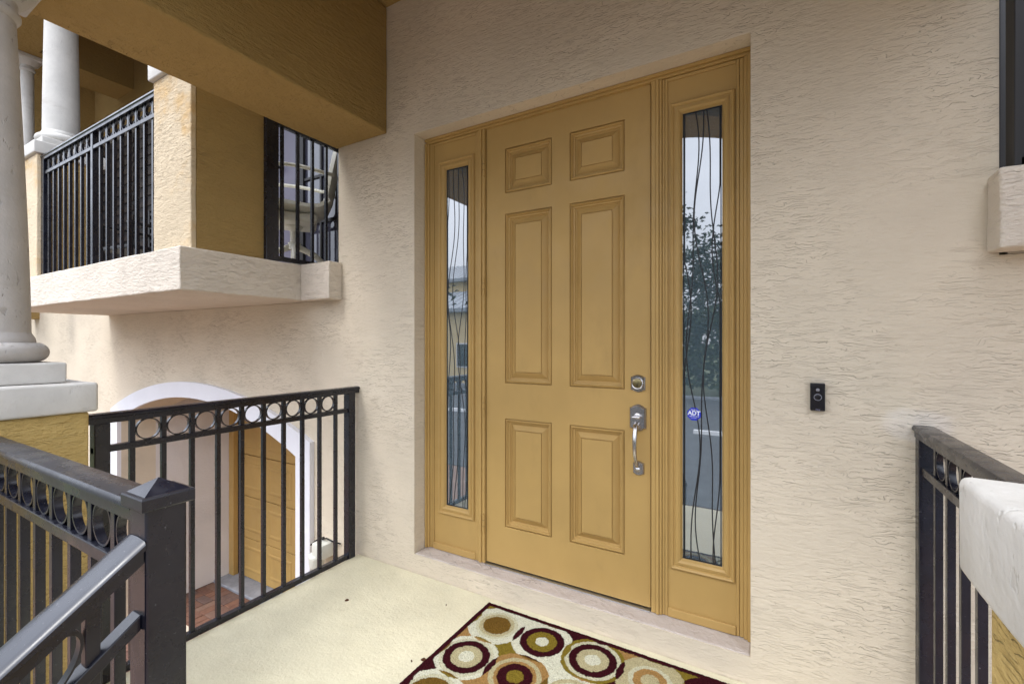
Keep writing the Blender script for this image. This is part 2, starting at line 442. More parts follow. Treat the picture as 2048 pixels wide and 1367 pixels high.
# ------------------------------------------------------------------ entry wall with the door recess and the garage arch
AX0, AX1, AZ0, AZ1 = -1.840, -.083, .107, 2.580
GX0, GX1 = -5.795, -2.905; ASP, ARISE = .555, .32
def arch(x0, x1, zs, rise, n=28):
    c = (x0+x1)/2; h = (x1-x0)/2; r = (h*h+rise*rise)/(2*rise); a = math.asin(h/r)
    return [(c+r*math.sin(-a+2*a*i/n), zs+rise-r+r*math.cos(-a+2*a*i/n)) for i in range(n+1)]
def plate(outer, holes, y0, y1):
    bm = new()
    for loop in [outer]+holes:
        v = [bm.verts.new((p[0], y0, p[1])) for p in loop]
        for i in range(len(v)): bm.edges.new((v[i], v[(i+1) % len(v)]))
    bmesh.ops.triangle_fill(bm, use_beauty=True, use_dissolve=False, edges=bm.edges[:])
    r = bmesh.ops.extrude_face_region(bm, geom=bm.faces[:])
    for v in r['geom']:
        if isinstance(v, bmesh.types.BMVert): v.co.y = y1
    bmesh.ops.recalc_face_normals(bm, faces=bm.faces)
    return bm
outer = [(-11, GZ), (6, GZ), (6, 1.632), (.62, 1.632), (.62, 6), (-2.5, 6), (-2.5, 1.632), (-6.1, 1.632), (-6.1, 1.874), (-11, 1.874)]
alc = [(AX0, AZ0), (AX1, AZ0), (AX1, AZ1), (AX0, AZ1)]
gar = [(GX0, GZ+.001)]+arch(GX0, GX1, ASP, ARISE)+[(GX1, GZ+.001)]
ow = plate(outer, [alc, gar], 0, .30)
obj('entry_wall', ow, 'wall', label='beige textured stucco house wall around the gold front door', cat='wall')
obj('door_sill', rough_box(AX0+.002, AX1-.002, .004, .16, AZ0-.03, AZ0+.004, .006, .002), 'sill', label='pinkish rendered sill under the front door', cat='sill')

# garage recess, trim and door
gr = thing('garage_recess', 'pale smooth wall lining the deep arched garage recess', 'wall', ((GX0+GX1)/2, .7, GZ))
bm = box(GX0-.2, GX0, .30, 1.3, GZ, 1.2); obj('side_wall', bm, 'reveal', gr)
bm = box(GX1, GX1+.2, .30, 1.3, GZ, 1.2); obj('side_wall', bm, 'reveal', gr)
bm = box(GX0, GX1, .30, 1.3, ASP+ARISE+.01, 1.2); obj('top', bm, 'reveal', gr)
tw = .155
oa = arch(GX0-tw, GX1+tw, ASP+.115, ARISE+.02)
ia = arch(GX0, GX1, ASP, ARISE)
bm = new()
lo = [(GX0-tw, GZ)]+oa+[(GX1+tw, GZ)]; li = [(GX0, GZ)]+ia+[(GX1, GZ)]
for yy in (0,):
    A = [bm.verts.new((p[0], -.035, p[1])) for p in lo]; B = [bm.verts.new((p[0], -.035, p[1])) for p in li]
    A2 = [bm.verts.new((p[0], .0, p[1])) for p in lo]; B2 = [bm.verts.new((p[0], .0, p[1])) for p in li]
    for i in range(len(A)-1):
        bm.faces.new((A[i], A[i+1], B[i+1], B[i])); bm.faces.new((A[i], A2[i], A2[i+1], A[i+1])); bm.faces.new((B[i], B[i+1], B2[i+1], B2[i]))
bmesh.ops.recalc_face_normals(bm, faces=bm.faces)
obj('arch_trim', bm, 'white', label='white painted trim band around the arched garage opening', cat='trim')
gd = thing('garage_door', 'gold sectional garage door inside the arched recess', 'garage door', ((GX0+GX1)/2, 1.15, GZ))
gz = [-1.478, -1.0, -.5, 0.0, .5, 1.0]
for a, b in zip(gz, gz[1:]):
    bm = box(GX0+.11, GX1-.02, 1.12, 1.16, a+.004, b-.004, .004, 1)
    s = obj('section', bm, 'garage', gd)
    w = (GX1-GX0-.13)/5
    for k in range(5):
        x0 = GX0+.11+k*w+.06; x1 = GX0+.11+(k+1)*w-.06
        z0, z1 = a+.09, b-.09
        p = new()
        def ring(ins, yy): return [p.verts.new(q) for q in ((x0+ins, yy, z0+ins), (x1-ins, yy, z0+ins), (x1-ins, yy, z1-ins), (x0+ins, yy, z1-ins))]
        rs = [ring(0, 1.1195), ring(.012, 1.112), ring(.03, 1.112), ring(.045, 1.117)]
        for r0, r1 in zip(rs, rs[1:]):
            for i in range(4): p.faces.new((r0[i], r0[(i+1) % 4], r1[(i+1) % 4], r1[i]))
        p.faces.new(rs[-1])
        obj('panel', p, 'garage', s)
obj('jamb', box(GX0+.001, GX0+.10, 1.06, 1.118, GZ, ASP+.3, .004), 'garage', gd)
obj('backing', box(GX0, GX1, 1.165, 1.2, GZ, 1.0), 'rubber', gd)

# ------------------------------------------------------------------ front door, frame, sidelights
FY = .100     # frame face
DY = .118     # leaf face
DX0, DX1, DZ0, DZ1 = -1.411, -.497, .122, 2.552
fr = thing('door_frame', 'gold painted frame surrounding the front door and both sidelights', 'door frame', (-.955, .15, AZ0))
def moulded(x0, x1, z0, z1, steps, axis='z'):
    """upright (axis z) or head (axis x) of stepped mouldings: steps = list of (fraction0, fraction1, y)"""
    bm = new()
    for f0, f1, yy in steps:
        if axis == 'z': bx(bm, x0+(x1-x0)*f0, x0+(x1-x0)*f1, yy, .19, z0, z1, .0025, 2)
        else: bx(bm, x0, x1, yy, .19, z0+(z1-z0)*f0, z0+(z1-z0)*f1, .0025, 2)
    return bm
obj('jamb', moulded(AX0+.002, -1.795, AZ0+.006, AZ1-.03, [(0, .30, .088), (.31, .62, .098), (.63, 1, .108)]), 'door', fr)
obj('jamb', moulded(-.128, AX1-.002, AZ0+.006, AZ1-.03, [(0, .36, .108), (.37, .68, .098), (.69, 1, .088)]), 'door', fr)
obj('head', moulded(AX0+.002, AX1-.002, AZ1-.028, AZ1-.001, [(0, .45, .100), (.46, 1, .088)], 'x'), 'door', fr)
obj('mullion', moulded(-1.462, DX0-.003, AZ0+.006, AZ1-.029, [(0, .32, .104), (.33, .62, .096), (.63, 1, .104)]), 'door', fr)
obj('mullion', moulded(DX1+.004, -.434, AZ0+.006, AZ1-.029, [(0, .36, .100), (.37, .60, .094), (.61, .80, .100), (.81, 1, .108)]), 'door', fr)
obj('threshold', box(DX0, DX1, .095, .18, AZ0+.004, DZ0-.006, .002), 'alu', fr)
obj('weatherstrip', box(DX0-.004, DX1+.004, .150, .185, AZ0+.008, AZ1-.029), 'rubber', fr)
obj('backing', box(AX0-.05, AX1+.05, .301, .32, AZ0-.05, AZ1+.05), 'rubber', fr)

door = thing('front_door', 'gold six-panel front door with nickel handleset, closed', 'door', (-.954, .14, DZ0))
cols = [(-1.287, -1.004), (-.904, -.621)]; rows = [(.338, .934), (1.128, 2.058), (2.172, 2.418)]
bm = new()
xs = [DX0+.0025, cols[0][0], cols[0][1], cols[1][0], cols[1][1], DX1-.0030]; zs = [DZ0, rows[0][0], rows[0][1], rows[1][0], rows[1][1], rows[2][0], rows[2][1], DZ1]
V = {(i, j): bm.verts.new((x, DY, z)) for i, x in enumerate(xs) for j, z in enumerate(zs)}
for i in range(5):
    for j in range(7):
        if i in (1, 3) and j in (1, 3, 5): continue
        bm.faces.new((V[i, j], V[i+1, j], V[i+1, j+1], V[i, j+1]))
be = [(V[i, 0], V[i+1, 0]) for i in range(5)]+[(V[5, j], V[5, j+1]) for j in range(7)]+[(V[i+1, 7], V[i, 7]) for i in range(4, -1, -1)]+[(V[0, j+1], V[0, j]) for j in range(6, -1, -1)]
bk = {}
def back(v):
    if v not in bk: bk[v] = bm.verts.new((v.co.x, DY+.028, v.co.z))
    return bk[v]
for a, b in be: bm.faces.new((b, a, back(a), back(b)))
bmesh.ops.recalc_face_normals(bm, faces=bm.faces)
leaf = obj('leaf', bm, 'door', door)
prof = [(0, 0), (.0012, .0050), (.0036, .0050), (.0055, .0000), (.0105, -.0030), (.0145, .0012), (.0160, .0065), (.0180, .0070), (.0235, .0075), (.0270, .0130), (.0300, .0135), (.0320, .0150), (.0590, .0030), (.0605, .0058), (.0630, .0058), (.0645, .0020)]
def raised(x0, x1, z0, z1, y0, pf, fill=True, dk=1.0):
    p = new(); rs = []
    for ins, dy in pf:
        dy *= dk
        rs.append([p.verts.new(q) for q in ((x0+ins, y0+dy, z0+ins), (x1-ins, y0+dy, z0+ins), (x1-ins, y0+dy, z1-ins), (x0+ins, y0+dy, z1-ins))])
    for r0, r1 in zip(rs, rs[1:]):
        for i in range(4): p.faces.new((r0[i], r0[(i+1) % 4], r1[(i+1) % 4], r1[i]))
    if fill: p.faces.new(rs[-1])
    return p
for cx in cols:
    for rz in rows: obj('panel', raised(cx[0], cx[1], rz[0], rz[1], DY, prof, dk=1.6), 'door', leaf)
for hz in (2.337, 1.667, .998, .338):
    b = tube([(DX0-.006, .100, hz-.05), (DX0-.006, .100, hz+.05)], .0062, 10)
    bx(b, DX0-.016, DX0-.0005, .1035, .1085, hz-.05, hz+.05, .001)
    h = obj('hinge', b, 'door', door, smooth=35)
    for dz in (-.017, .017):
        obj('knuckle_gap', tube([(DX0-.006, .100, hz+dz-.0008), (DX0-.006, .100, hz+dz+.0008)], .0066, 10), 'rubber', h)

# deadbolt
def escutcheon(cx, cz, w, h, y, th, bev=.003):
    """plate with shouldered, bowed ends"""
    hw, hh = w/2, h/2; pts = []
    s = hh*.76
    def bow(sgn):
        out = []
        for k in range(9):
            a = -1+2*k/8
            out.append((cx+a*hw*.66, cz+sgn*(s+(hh-s)*(.35+.65*math.cos(a*math.pi/2)))))
        return out
    top = bow(1)
    pts += [(cx-hw, cz-s), (cx-hw, cz+s), (cx-hw*.80, cz+s*1.01)]+top+[(cx+hw*.80, cz+s*1.01), (cx+hw, cz+s), (cx+hw, cz-s), (cx+hw*.80, cz-s*1.01)]+bow(-1)[::-1]+[(cx-hw*.80, cz-s*1.01)]
    bm = new(); prev = None
    for ins, yy in ((0, y), (0, y-th*.45), (.10, y-th*.75), (.15, y-th*.75), (.20, y-th)):
        ringv = [bm.verts.new((cx+(p[0]-cx)*(1-ins), yy, cz+(p[1]-cz)*(1-ins*.75*w/h*1.2))) for p in pts]
        if prev:
            for i in range(len(pts)): bm.faces.new((prev[i], prev[(i+1) % len(pts)], ringv[(i+1) % len(pts)], ringv[i]))
        prev = ringv
    bm.faces.new(prev)
    bmesh.ops.recalc_face_normals(bm, faces=bm.faces)
    return bm
def ycyl(cx, cz, prof_, seg=28, bm=None):
    bm = bm or new(); rings = []
    for r, yy in prof_:
        rings.append([bm.verts.new((cx+r*math.cos(2*math.pi*i/seg), yy, cz+r*math.sin(2*math.pi*i/seg))) for i in range(seg)])
    for a, b in zip(rings, rings[1:]):
        for i in range(seg): bm.faces.new((a[i], a[(i+1) % seg], b[(i+1) % seg], b[i]))
    bm.faces.new(rings[-1]); bmesh.ops.recalc_face_normals(bm, faces=bm.faces)
    return bm
db = obj('deadbolt', escutcheon(-.557, 1.160, .068, .082, DY, .010), 'nickel', door, smooth=40)
obj('collar', ycyl(-.557, 1.160, [(.029, DY-.008), (.0275, DY-.018), (.025, DY-.020), (.022, DY-.018)]), 'nickel', db, smooth=40)
obj('cylinder_core', ycyl(-.557, 1.160, [(.0215, DY-.010), (.0215, DY-.0185), (.019, DY-.0195)]), 'brass', db, smooth=40)
obj('keyway', box(-.5585, -.5555, DY-.0205, DY-.0192, 1.146, 1.158), 'rubber', db)
hs = obj('handleset', escutcheon(-.557, .999, .078, .128, DY, .013), 'nickel', door, smooth=40)
lat = box(-.575, -.539, DY-.050, DY-.010, 1.003, 1.010, .003)
obj('thumb_latch', lat, 'nickel', hs, smooth=40)
obj('latch_boss', ycyl(-.557, 1.008, [(.016, DY-.011), (.014, DY-.017), (.009, DY-.020)]), 'nickel', hs, smooth=40)
gp = []; gr_ = []
for k in range(25):
    u = k/24
    z = .972-(.972-.768)*u
    out = .016+.046*math.sin(math.pi*min(1, u*1.02))**.55 if 0 < u < 1 else .012
    gp.append((-.560+.004*u, DY-out, z)); gr_.append(.0125-.0055*u+(.003 if k in (0, 24) else 0))
obj('grip', tube(gp, gr_, 12, flat=.8), 'nickel', hs, smooth=True)
obj('foot_plate', escutcheon(-.554, .763, .052, .068, DY, .010), 'nickel', hs, smooth=40)
obj('foot_boss', ycyl(-.555, .760, [(.012, DY-.009), (.012, DY-.022), (.008, DY-.026), (.002, DY-.027)]), 'nickel', hs, smooth=40)
obj('strike_strip', box(DX1+.0005, DX1+.0032, .112, .118, 1.00, 1.05), 'nickel', door)  # nickel strip set in the gap beside the leaf

# sidelights
SM = [(0, 0), (.001, -.010), (.006, -.014), (.013, -.010), (.016, -.004), (.022, -.004), (.024, -.008), (.034, -.010), (.043, -.004), (.048, .006), (.0530, .010)]
def sidelight(label, x0, x1, m0, m1, seed, big):
    t = thing('sidelight', label, 'window', ((x0+x1)/2, .14, AZ0))
    z0, z1 = AZ0+.006, AZ1-.03; mz0, mz1 = .333, 2.430; y = .116
    bm = new()
    xs = [x0, m0, m1, x1]; zs = [z0, mz0, mz1, z1]
    V = {(i, j): bm.verts.new((a, y, b)) for i, a in enumerate(xs) for j, b in enumerate(zs)}
    for i in range(3):
        for j in range(3):
            if (i, j) != (1, 1): bm.faces.new((V[i, j], V[i+1, j], V[i+1, j+1], V[i, j+1]))
    obj('panel', bm, 'door', t)
    # applied edge beads round the panel
    b = new()
    bx(b, x0, x0+.012, y-.008, y-.0005, z0, z1, .003); bx(b, x1-.012, x1, y-.008, y-.0005, z0, z1, .003)
    bx(b, x0+.0125, x1-.0125, y-.008, y-.0005, z1-.014, z1, .003); bx(b, x0+.0125, x1-.0125, y-.012, y-.0005, z0, z0+.040, .004)
    obj('edge_bead', b, 'door', t)
    fr_ = obj('glazing_frame', raised(m0, m1, mz0, mz1, y, SM, fill=False), 'door', t)
    g0, g1, gz0, gz1 = m0+.0535, m1-.0535, mz0+.0535, mz1-.0535
    pn = obj('pane', box(g0-.004, g1+.004, y+.008, y+.013, gz0-.004, gz1+.004), 'glass', t)
    s = new()
    for (a, c, e, f) in ((g0, g0+.004, gz0, gz1), (g1-.004, g1, gz0, gz1), (g0+.004, g1-.004, gz0, gz0+.004), (g0+.004, g1-.004, gz1-.004, gz1)):
        bx(s, a, c, y+.0055, y+.0078, e, f)
    obj('glazing_gasket', s, 'rubber', fr_)
    rnd = random.Random(seed); W = g1-g0
    for k in range(5):
        c0 = g0+W*(.02+.235*k); ph = rnd.uniform(0, 6.28); ph2 = rnd.uniform(0, 6.28)
        pts = []
        for i in range(61):
            u = i/60; z = gz0+.004+(gz1-gz0-.008)*u
            x = c0+W*.135*math.sin(u*2*math.pi*1.55+ph)+W*.075*math.sin(u*2*math.pi*2.9+ph2)
            pts.append((min(max(x, g0+.006), g1-.006), y+.0072+.0002*k, z))
        obj('caming_line', tube(pts, .0026, 6, flat=.4), 'lead', pn)
    return t
sidelight('gold framed sidelight with wavy black lines, on the hinge side of the front door', -1.794, -1.463, -1.748, -1.488, 5, False)
sidelight('gold framed sidelight with wavy black lines and a blue sticker, on the handle side', -.433, -.129, -.410, -.146, 11, True)

# alarm sticker on the pane
sx, sz, sy = -.311, 1.035, .1225
stk = thing('alarm_sticker', 'small blue eight-sided alarm company sticker on the sidelight glass', 'sticker', (sx, sy, sz))
oc = [(sx+.030*math.cos(R(22.5+45*k)), sz+.030*math.sin(R(22.5+45*k))) for k in range(8)]
obj('sheet', prism(oc, 'y', sy, sy+.0008), 'blue', stk)
obj('lettering', text_bm('ADT', .026, (sx, sy-.0006, sz+.0035), .0009, .98), 'stickerwhite', stk)
obj('small_print', text_bm('SECURITY', .0062, (sx, sy-.0006, sz+.0185), .0001), 'stickerwhite', stk)
obj('small_print', text_bm('1-800-ADT-ASAP', .0058, (sx, sy-.0006, sz-.0105), .0001), 'stickerwhite', stk)
obj('small_print', text_bm('Alarm System', .0046, (sx, sy-.0006, sz-.0175), 0), 'stickerwhite', stk)

# doorbell
dbx0, dbx1, dbz0, dbz1 = .114, .160, 1.101, 1.203
cx = (dbx0+dbx1)/2
bell = thing('video_doorbell', 'black video doorbell on the stucco wall beside the door', 'doorbell', (cx, 0, dbz0))
obj('housing', box(dbx0, dbx1, -.022, .003, dbz0, dbz1, .003), 'blackplastic', bell)
fp = obj('faceplate', box(dbx0+.006, dbx1-.006, -.0235, -.0215, dbz0+.010, dbz1-.007, .001), 'blackplastic', bell)
obj('lens', ycyl(cx, dbz1-.024, [(.0062, -.0236), (.0058, -.0262), (.0025, -.0278)]), 'greyplastic', fp, smooth=True)
b = new()
prev = None
for r_, yy in ((.0105, -.0236), (.0105, -.0252), (.0125, -.0252), (.0125, -.0236)):
    rg = [b.verts.new((cx+r_*math.cos(2*math.pi*i/32), yy, 1.152+r_*math.sin(2*math.pi*i/32))) for i in range(32)]
    if prev:
        for i in range(32): b.faces.new((prev[i], prev[(i+1) % 32], rg[(i+1) % 32], rg[i]))
    prev = rg
bmesh.ops.recalc_face_normals(b, faces=b.faces)
btn = obj('button', ycyl(cx, 1.152, [(.0103, -.0236), (.0098, -.0248), (.006, -.0252)]), 'blackplastic', fp, smooth=True)
obj('button_ring', b, 'greyplastic', fp, smooth=40)
obj('lettering', text_bm('ring', .009, (cx, -.0224, dbz0+.0052), .0001), 'printgrey', bell)

# ------------------------------------------------------------------ railings
RP = .113   # baluster pitch
def railing(name, label, P0, dirv, length, posts=(), bal0=.05, nbal=8, slope=0.0, base=0.0, top=1.072, cap_ext=(0, 0), group=None, rings=True, midpost=(), bottom=.012, skip_ring=(), pw=.05, capw=.062, r0=0.0, r1=None):
    d = Vector((dirv[0], dirv[1], 0)).normalized(); n = Vector((d.y, -d.x, 0)); P0 = Vector((P0[0], P0[1], base))
    t = thing(name, label, 'railing', P0, group)
    def pt(u, w, h): return P0+d*u+n*w+Vector((0, 0, h+slope*u))
    def bar(u0, u1, w, h0, h1, bev=.002, sh=True, bm=None, m0=None):
        b = bm or new()
        # upright pieces keep level ends when sh is False
        P = []
        for h in (h0, h1):
            for (u, ww) in ((u0, -w), (u1, -w), (u1, w), (u0, w)):
                q = P0+d*u+n*ww
                q = q+Vector((0, 0, h+(slope*u if sh else slope*(u0+u1)/2))); P.append(b.verts.new(q))
        f = [b.faces.new([P[i] for i in q]) for q in ((3, 2, 1, 0), (4, 5, 6, 7), (0, 1, 5, 4), (1, 2, 6, 5), (2, 3, 7, 6), (3, 0, 4, 7))]
        if bev: bmesh.ops.bevel(b, geom=list({e for g in f for e in g.edges}), offset=bev, segments=2, profile=.5, affect='EDGES')
        bmesh.ops.recalc_face_normals(b, faces=b.faces)
        return b
    # moulded cap: crowned top, small drip lip
    w = capw/2
    prof_ = [(-w*.78, -.040), (-w*.78, -.020), (-w, -.016), (-w, -.007), (-w*.86, -.0015), (-w*.5, .0), (0, .001), (w*.5, .0), (w*.86, -.0015), (w, -.007), (w, -.016), (w*.78, -.020), (w*.78, -.040)]
    b = new(); ua, ub = -cap_ext[0], length+cap_ext[1]
    A = [b.verts.new(pt(ua, p[0], top+p[1])) for p in prof_]; B = [b.verts.new(pt(ub, p[0], top+p[1])) for p in prof_]
    b.faces.new(A); b.faces.new(B[::-1])
    for i in range(len(prof_)): b.faces.new((A[i], A[(i+1) % len(prof_)], B[(i+1) % len(prof_)], B[i]))
    bmesh.ops.recalc_face_normals(b, faces=b.faces)
    obj('top_rail', b, 'rail', t, smooth=40)
    mh = top-.132; r1 = length if r1 is None else r1
    obj('lower_rail', bar(r0, r1, .0155, mh-.026, mh), 'rail', t)
    obj('bottom_rail', bar(r0, r1, .0155, bottom, bottom+.028), 'rail', t)
    for u in posts: obj('post', bar(u-pw/2, u+pw/2, pw/2, bottom-.012 if slope == 0 else bottom-.10, top-.040, .003, False), 'rail', t)
    for u in midpost: obj('post', bar(u-.018, u+.018, .018, bottom-.005, top-.040, .002, False), 'rail', t)
    for k in range(nbal):
        u = bal0+k*RP
        if any(abs(u-q) < .03 for q in midpost): continue
        bm = new()
        bar(u-.0095, u+.0095, .0095, bottom+.028, mh-.026, .0012, False if slope == 0 else True, bm)
        bar(u-.0095, u+.0095, .0095, mh, top-.040, .0012, False if slope == 0 else True, bm)
        obj('baluster', bm, 'rail', t)
        if rings and k < nbal-1 and k not in skip_ring:
            uc = u+RP/2; hc = mh+.046; bm = new(); prev = None; N = 32; ro, ri = .0457, .0412
            first = None
            secs = []
            for i in range(N):
                a = 2*math.pi*i/N
                secs.append([bm.verts.new(pt(uc+r_*math.cos(a), ww, hc+r_*math.sin(a))) for r_, ww in ((ri, -.008), (ro, -.008), (ro, .008), (ri, .008))])
            for i in range(N):
                s0, s1 = secs[i], secs[(i+1) % N]
                for j in range(4): bm.faces.new((s0[j], s0[(j+1) % 4], s1[(j+1) % 4], s1[j]))
            if base == 0.0:      # weld beads where the ring meets the rails
                for sgn in (-1, 1):
                    g = bmesh.ops.create_icosphere(bm, subdivisions=1, radius=.0065)
                    c_ = pt(uc, 0, hc+sgn*.0445)
                    for v_ in g['verts']: v_.co = c_+Vector((v_.co.x*1.4*random.uniform(.7, 1.3), v_.co.y*1.5, v_.co.z*.55))
            bmesh.ops.recalc_face_normals(bm, faces=bm.faces)
            obj('ring', bm, 'rail', t, smooth=50)
    return t
XL, XR = -2.325, .437
railing('porch_railing', 'black railing between the column pier and the house wall, beside the garage', (XL, -1.354), (0, 1), 1.352, posts=(.068, 1.295), bal0=.171, nbal=10, cap_ext=(0, -.002), r0=.043, r1=1.295, bottom=-.002)
railing('porch_railing', 'black railing between the wall and the white capped pier, near the doorbell', (XR, -.002), (0, -1), 1.372, posts=(.022,), bal0=.160, nbal=11, cap_ext=(-.001, 0), pw=.044, r0=.02, bottom=-.002)
NX, NY, NW = -.962, -1.643, .0635
railing('front_railing', 'black railing from the column pier to the pyramid capped stair post', (-2.10, NY), (1, 0), NX-NW/2+2.10, bal0=.066, nbal=10, cap_ext=(0, -.001))
nw = thing('newel_post', 'black square stair post with a pyramid cap', 'post', (NX, NY, 0))
obj('shaft', box(NX-NW/2, NX+NW/2, NY-NW/2, NY+NW/2, 0, 1.082, .004), 'rail', nw)
h = NW/2
bm = new(); cw = h+.009
lev = [(cw*.96, 1.066), (cw, 1.068), (cw, 1.086), (cw*.97, 1.089), (cw*.84, 1.090), (cw*.80, 1.0915)]
rs = [[bm.verts.new((NX+s*sx_, NY+s*sy_, z)) for sx_, sy_ in ((-1, -1), (1, -1), (1, 1), (-1, 1))] for s, z in lev]
for a, b in zip(rs, rs[1:]):
    for i in range(4): bm.faces.new((a[i], a[(i+1) % 4], b[(i+1) % 4], b[i]))
ap = bm.verts.new((NX, NY, 1.112))
for i in range(4): bm.faces.new((rs[-1][i], rs[-1][(i+1) % 4], ap))
bm.faces.new(rs[0][::-1])
obj('cap', bm, 'rail', nw)
railing('stair_railing', 'sloping black handrail running down the steps from the pyramid capped post', (NX, NY-NW/2), (0, -1), 1.95, bal0=.062, nbal=16, slope=-.72, top=1.017, cap_ext=(-.001, 0), posts=(1.92,), bottom=.10, capw=.070)

# ------------------------------------------------------------------ porch piers and columns
def pier(label, cx, cy):
    t = thing('porch_pier', label, 'pier', (cx, cy, GZ))
    obj('body', rough_box(cx-.214, cx+.214, cy-.214, cy+.214, GZ, 1.106, .006, .002), 'goldpier', t)
    obj('cap_slab', rough_box(cx-.234, cx+.234, cy-.234, cy+.234, 1.108, 1.212, .010, .003), 'cap', t, smooth=45)
    return t
def column(label, cx, cy, z0, ztop, rb=.118, rt=.082, plinth=.169, group=None):
    t = thing('column', label, 'column', (cx, cy, z0), group)
    k = rb/.118
    obj('plinth', rough_box(cx-plinth, cx+plinth, cy-plinth, cy+plinth, z0, z0+.070, .007, .002), 'cap', t, smooth=45)
    zb = z0+.0705
    pr = [(.14*k, zb)]
    for i in range(13):
        a = -math.pi/2+math.pi*i/12
        pr.append((.130*k+.034*k*math.cos(a), zb+.035+.034*math.sin(a)))
    pr += [(.130*k, zb+.074), (.1285*k, zb+.084), (.124*k, zb+.092), (rb, zb+.104)]
    obj('base', lathe(pr, cx, cy, 64), 'stone', t, smooth=50)
    zs0 = zb+.1035; zs1 = ztop-.165
    sh = []
    for i in range(25):
        u = i/24; r_ = rb+(rt-rb)*(u**1.35)
        sh.append((r_, zs0+(zs1-zs0)*u))
    obj('shaft', lathe(sh, cx, cy, 64), 'stone', t, smooth=50)
    q = ztop-.165
    pr = [(rt, q), (rt+.006, q+.006), (rt+.012, q+.016), (rt+.012, q+.026), (rt+.004, q+.034), (rt+.004, q+.062), (rt+.012, q+.066), (rt+.03, q+.085), (rt+.045, q+.105), (rt+.052, q+.120)]
    obj('capital', lathe(pr, cx, cy, 64), 'stone', t, smooth=50)
    s = rt+.058
    obj('abacus', rough_box(cx-s, cx+s, cy-s, cy+s, q+.1205, ztop, .006, .002), 'stone', t, smooth=45)
    return t
PYC = -1.60
pier('gold stucco pier with a white slab cap, under the stone column', -2.325, PYC)
pier('gold stucco pier with a white slab cap, beside the doorbell wall railing', .405, PYC)
column('pitted pale stone porch column on the gold pier by the railings', -2.325, PYC, 1.213, 2.628)
column('pale stone porch column on the pier by the doorbell wall', .405, PYC, 1.213, 2.628)

# porch roof
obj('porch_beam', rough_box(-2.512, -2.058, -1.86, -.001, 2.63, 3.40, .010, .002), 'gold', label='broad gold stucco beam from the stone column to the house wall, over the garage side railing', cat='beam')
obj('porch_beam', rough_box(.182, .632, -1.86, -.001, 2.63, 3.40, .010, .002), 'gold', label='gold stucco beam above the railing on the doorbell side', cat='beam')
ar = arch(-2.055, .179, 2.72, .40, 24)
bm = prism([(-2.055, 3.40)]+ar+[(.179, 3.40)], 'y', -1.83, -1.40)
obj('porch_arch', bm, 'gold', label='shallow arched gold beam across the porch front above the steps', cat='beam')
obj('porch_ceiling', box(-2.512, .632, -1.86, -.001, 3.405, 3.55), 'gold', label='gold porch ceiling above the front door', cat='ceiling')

# ------------------------------------------------------------------ neighbouring balcony over the garage
SZ0, SZ1 = 1.634, 1.872
bs = thing('balcony_slab', 'pale stucco edged balcony slab jutting out above the garage arch', 'balcony', (-4.3, -.4, SZ0))
obj('deck', rough_box(-6.1, -2.752, -.818, .58, SZ0, SZ1, .008, .004, 30), 'slab', bs)
obj('end_block', rough_box(-2.75, -2.464, -.104, -.001, SZ0-.002, SZ1+.002, .007, .003), 'slab', bs)
obj('end_floor', box(-2.75, -2.52, .001, .58, SZ0, SZ1-.004), 'slab', bs)
def bpier(label, x0, x1, y0, y1):
    t = thing('balcony_pier', label, 'pier', ((x0+x1)/2, (y0+y1)/2, SZ1))
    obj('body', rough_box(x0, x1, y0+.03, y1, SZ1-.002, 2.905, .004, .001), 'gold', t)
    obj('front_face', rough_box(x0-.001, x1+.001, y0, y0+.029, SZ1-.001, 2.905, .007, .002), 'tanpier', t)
    obj('cap_slab', rough_box(x0-.022, x1+.022, y0-.022, y1+.022, 2.907, 3.01, .009, .002), 'cap', t, smooth=45)
    return t
bpier('tan stucco balcony pier at the slab corner, under the gold beam', -3.217, -2.785, -.75, -.33)
bpier('tan stucco balcony pier carrying a white column, at the far end of the long railing', -5.69, -5.25, -.75, -.33)
c1_ = column('tall white column standing on the balcony pier', -5.47, -.54, 3.011, 4.53, rb=.122, rt=.105, plinth=.165)
for ch in c1_.children: ch.data.materials[0] = M['cap']
c2_ = column('white column on the corner pier, mostly hidden behind the gold beam', -3.0, -.54, 3.011, 4.53, rb=.122, rt=.105, plinth=.165)
for ch in c2_.children: ch.data.materials[0] = M['cap']
c3_ = column('slim far column under the farther balcony beam', -7.23, -.34, 1.9, 4.53, rb=.062, rt=.054, plinth=.10)
for ch in c3_.children: ch.data.materials[0] = M['cap']
for nm, q, lb in (('balcony_beam', (-7.47, -7.0, -.78, .548, 4.531, 5.4), 'far gold beam running back over the balcony, above the slim column'),
                  ('balcony_beam', (-6.998, -2.55, -.78, -.30, 4.531, 5.4), 'unseen gold beam along the balcony front on its white columns, darkening the balcony')):  # front beam is out of view, included to darken the balcony
    obj(nm, box(*q), 'gold', label=lb, cat='beam')
obj('balcony_ceiling', box(-8.2, -2.502, -.80, .9, 5.402, 5.5), 'gold', label='gold ceiling over the balcony', cat='ceiling')
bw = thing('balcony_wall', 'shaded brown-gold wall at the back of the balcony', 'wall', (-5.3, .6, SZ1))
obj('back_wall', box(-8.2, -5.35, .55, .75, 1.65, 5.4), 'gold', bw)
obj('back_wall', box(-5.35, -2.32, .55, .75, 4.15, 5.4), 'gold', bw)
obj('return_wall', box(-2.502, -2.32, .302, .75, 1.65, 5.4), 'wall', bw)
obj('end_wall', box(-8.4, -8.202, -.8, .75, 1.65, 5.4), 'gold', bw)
obj('next_floor', box(-8.2, -6.102, .301, .549, SZ0, SZ1), 'slab', bw)
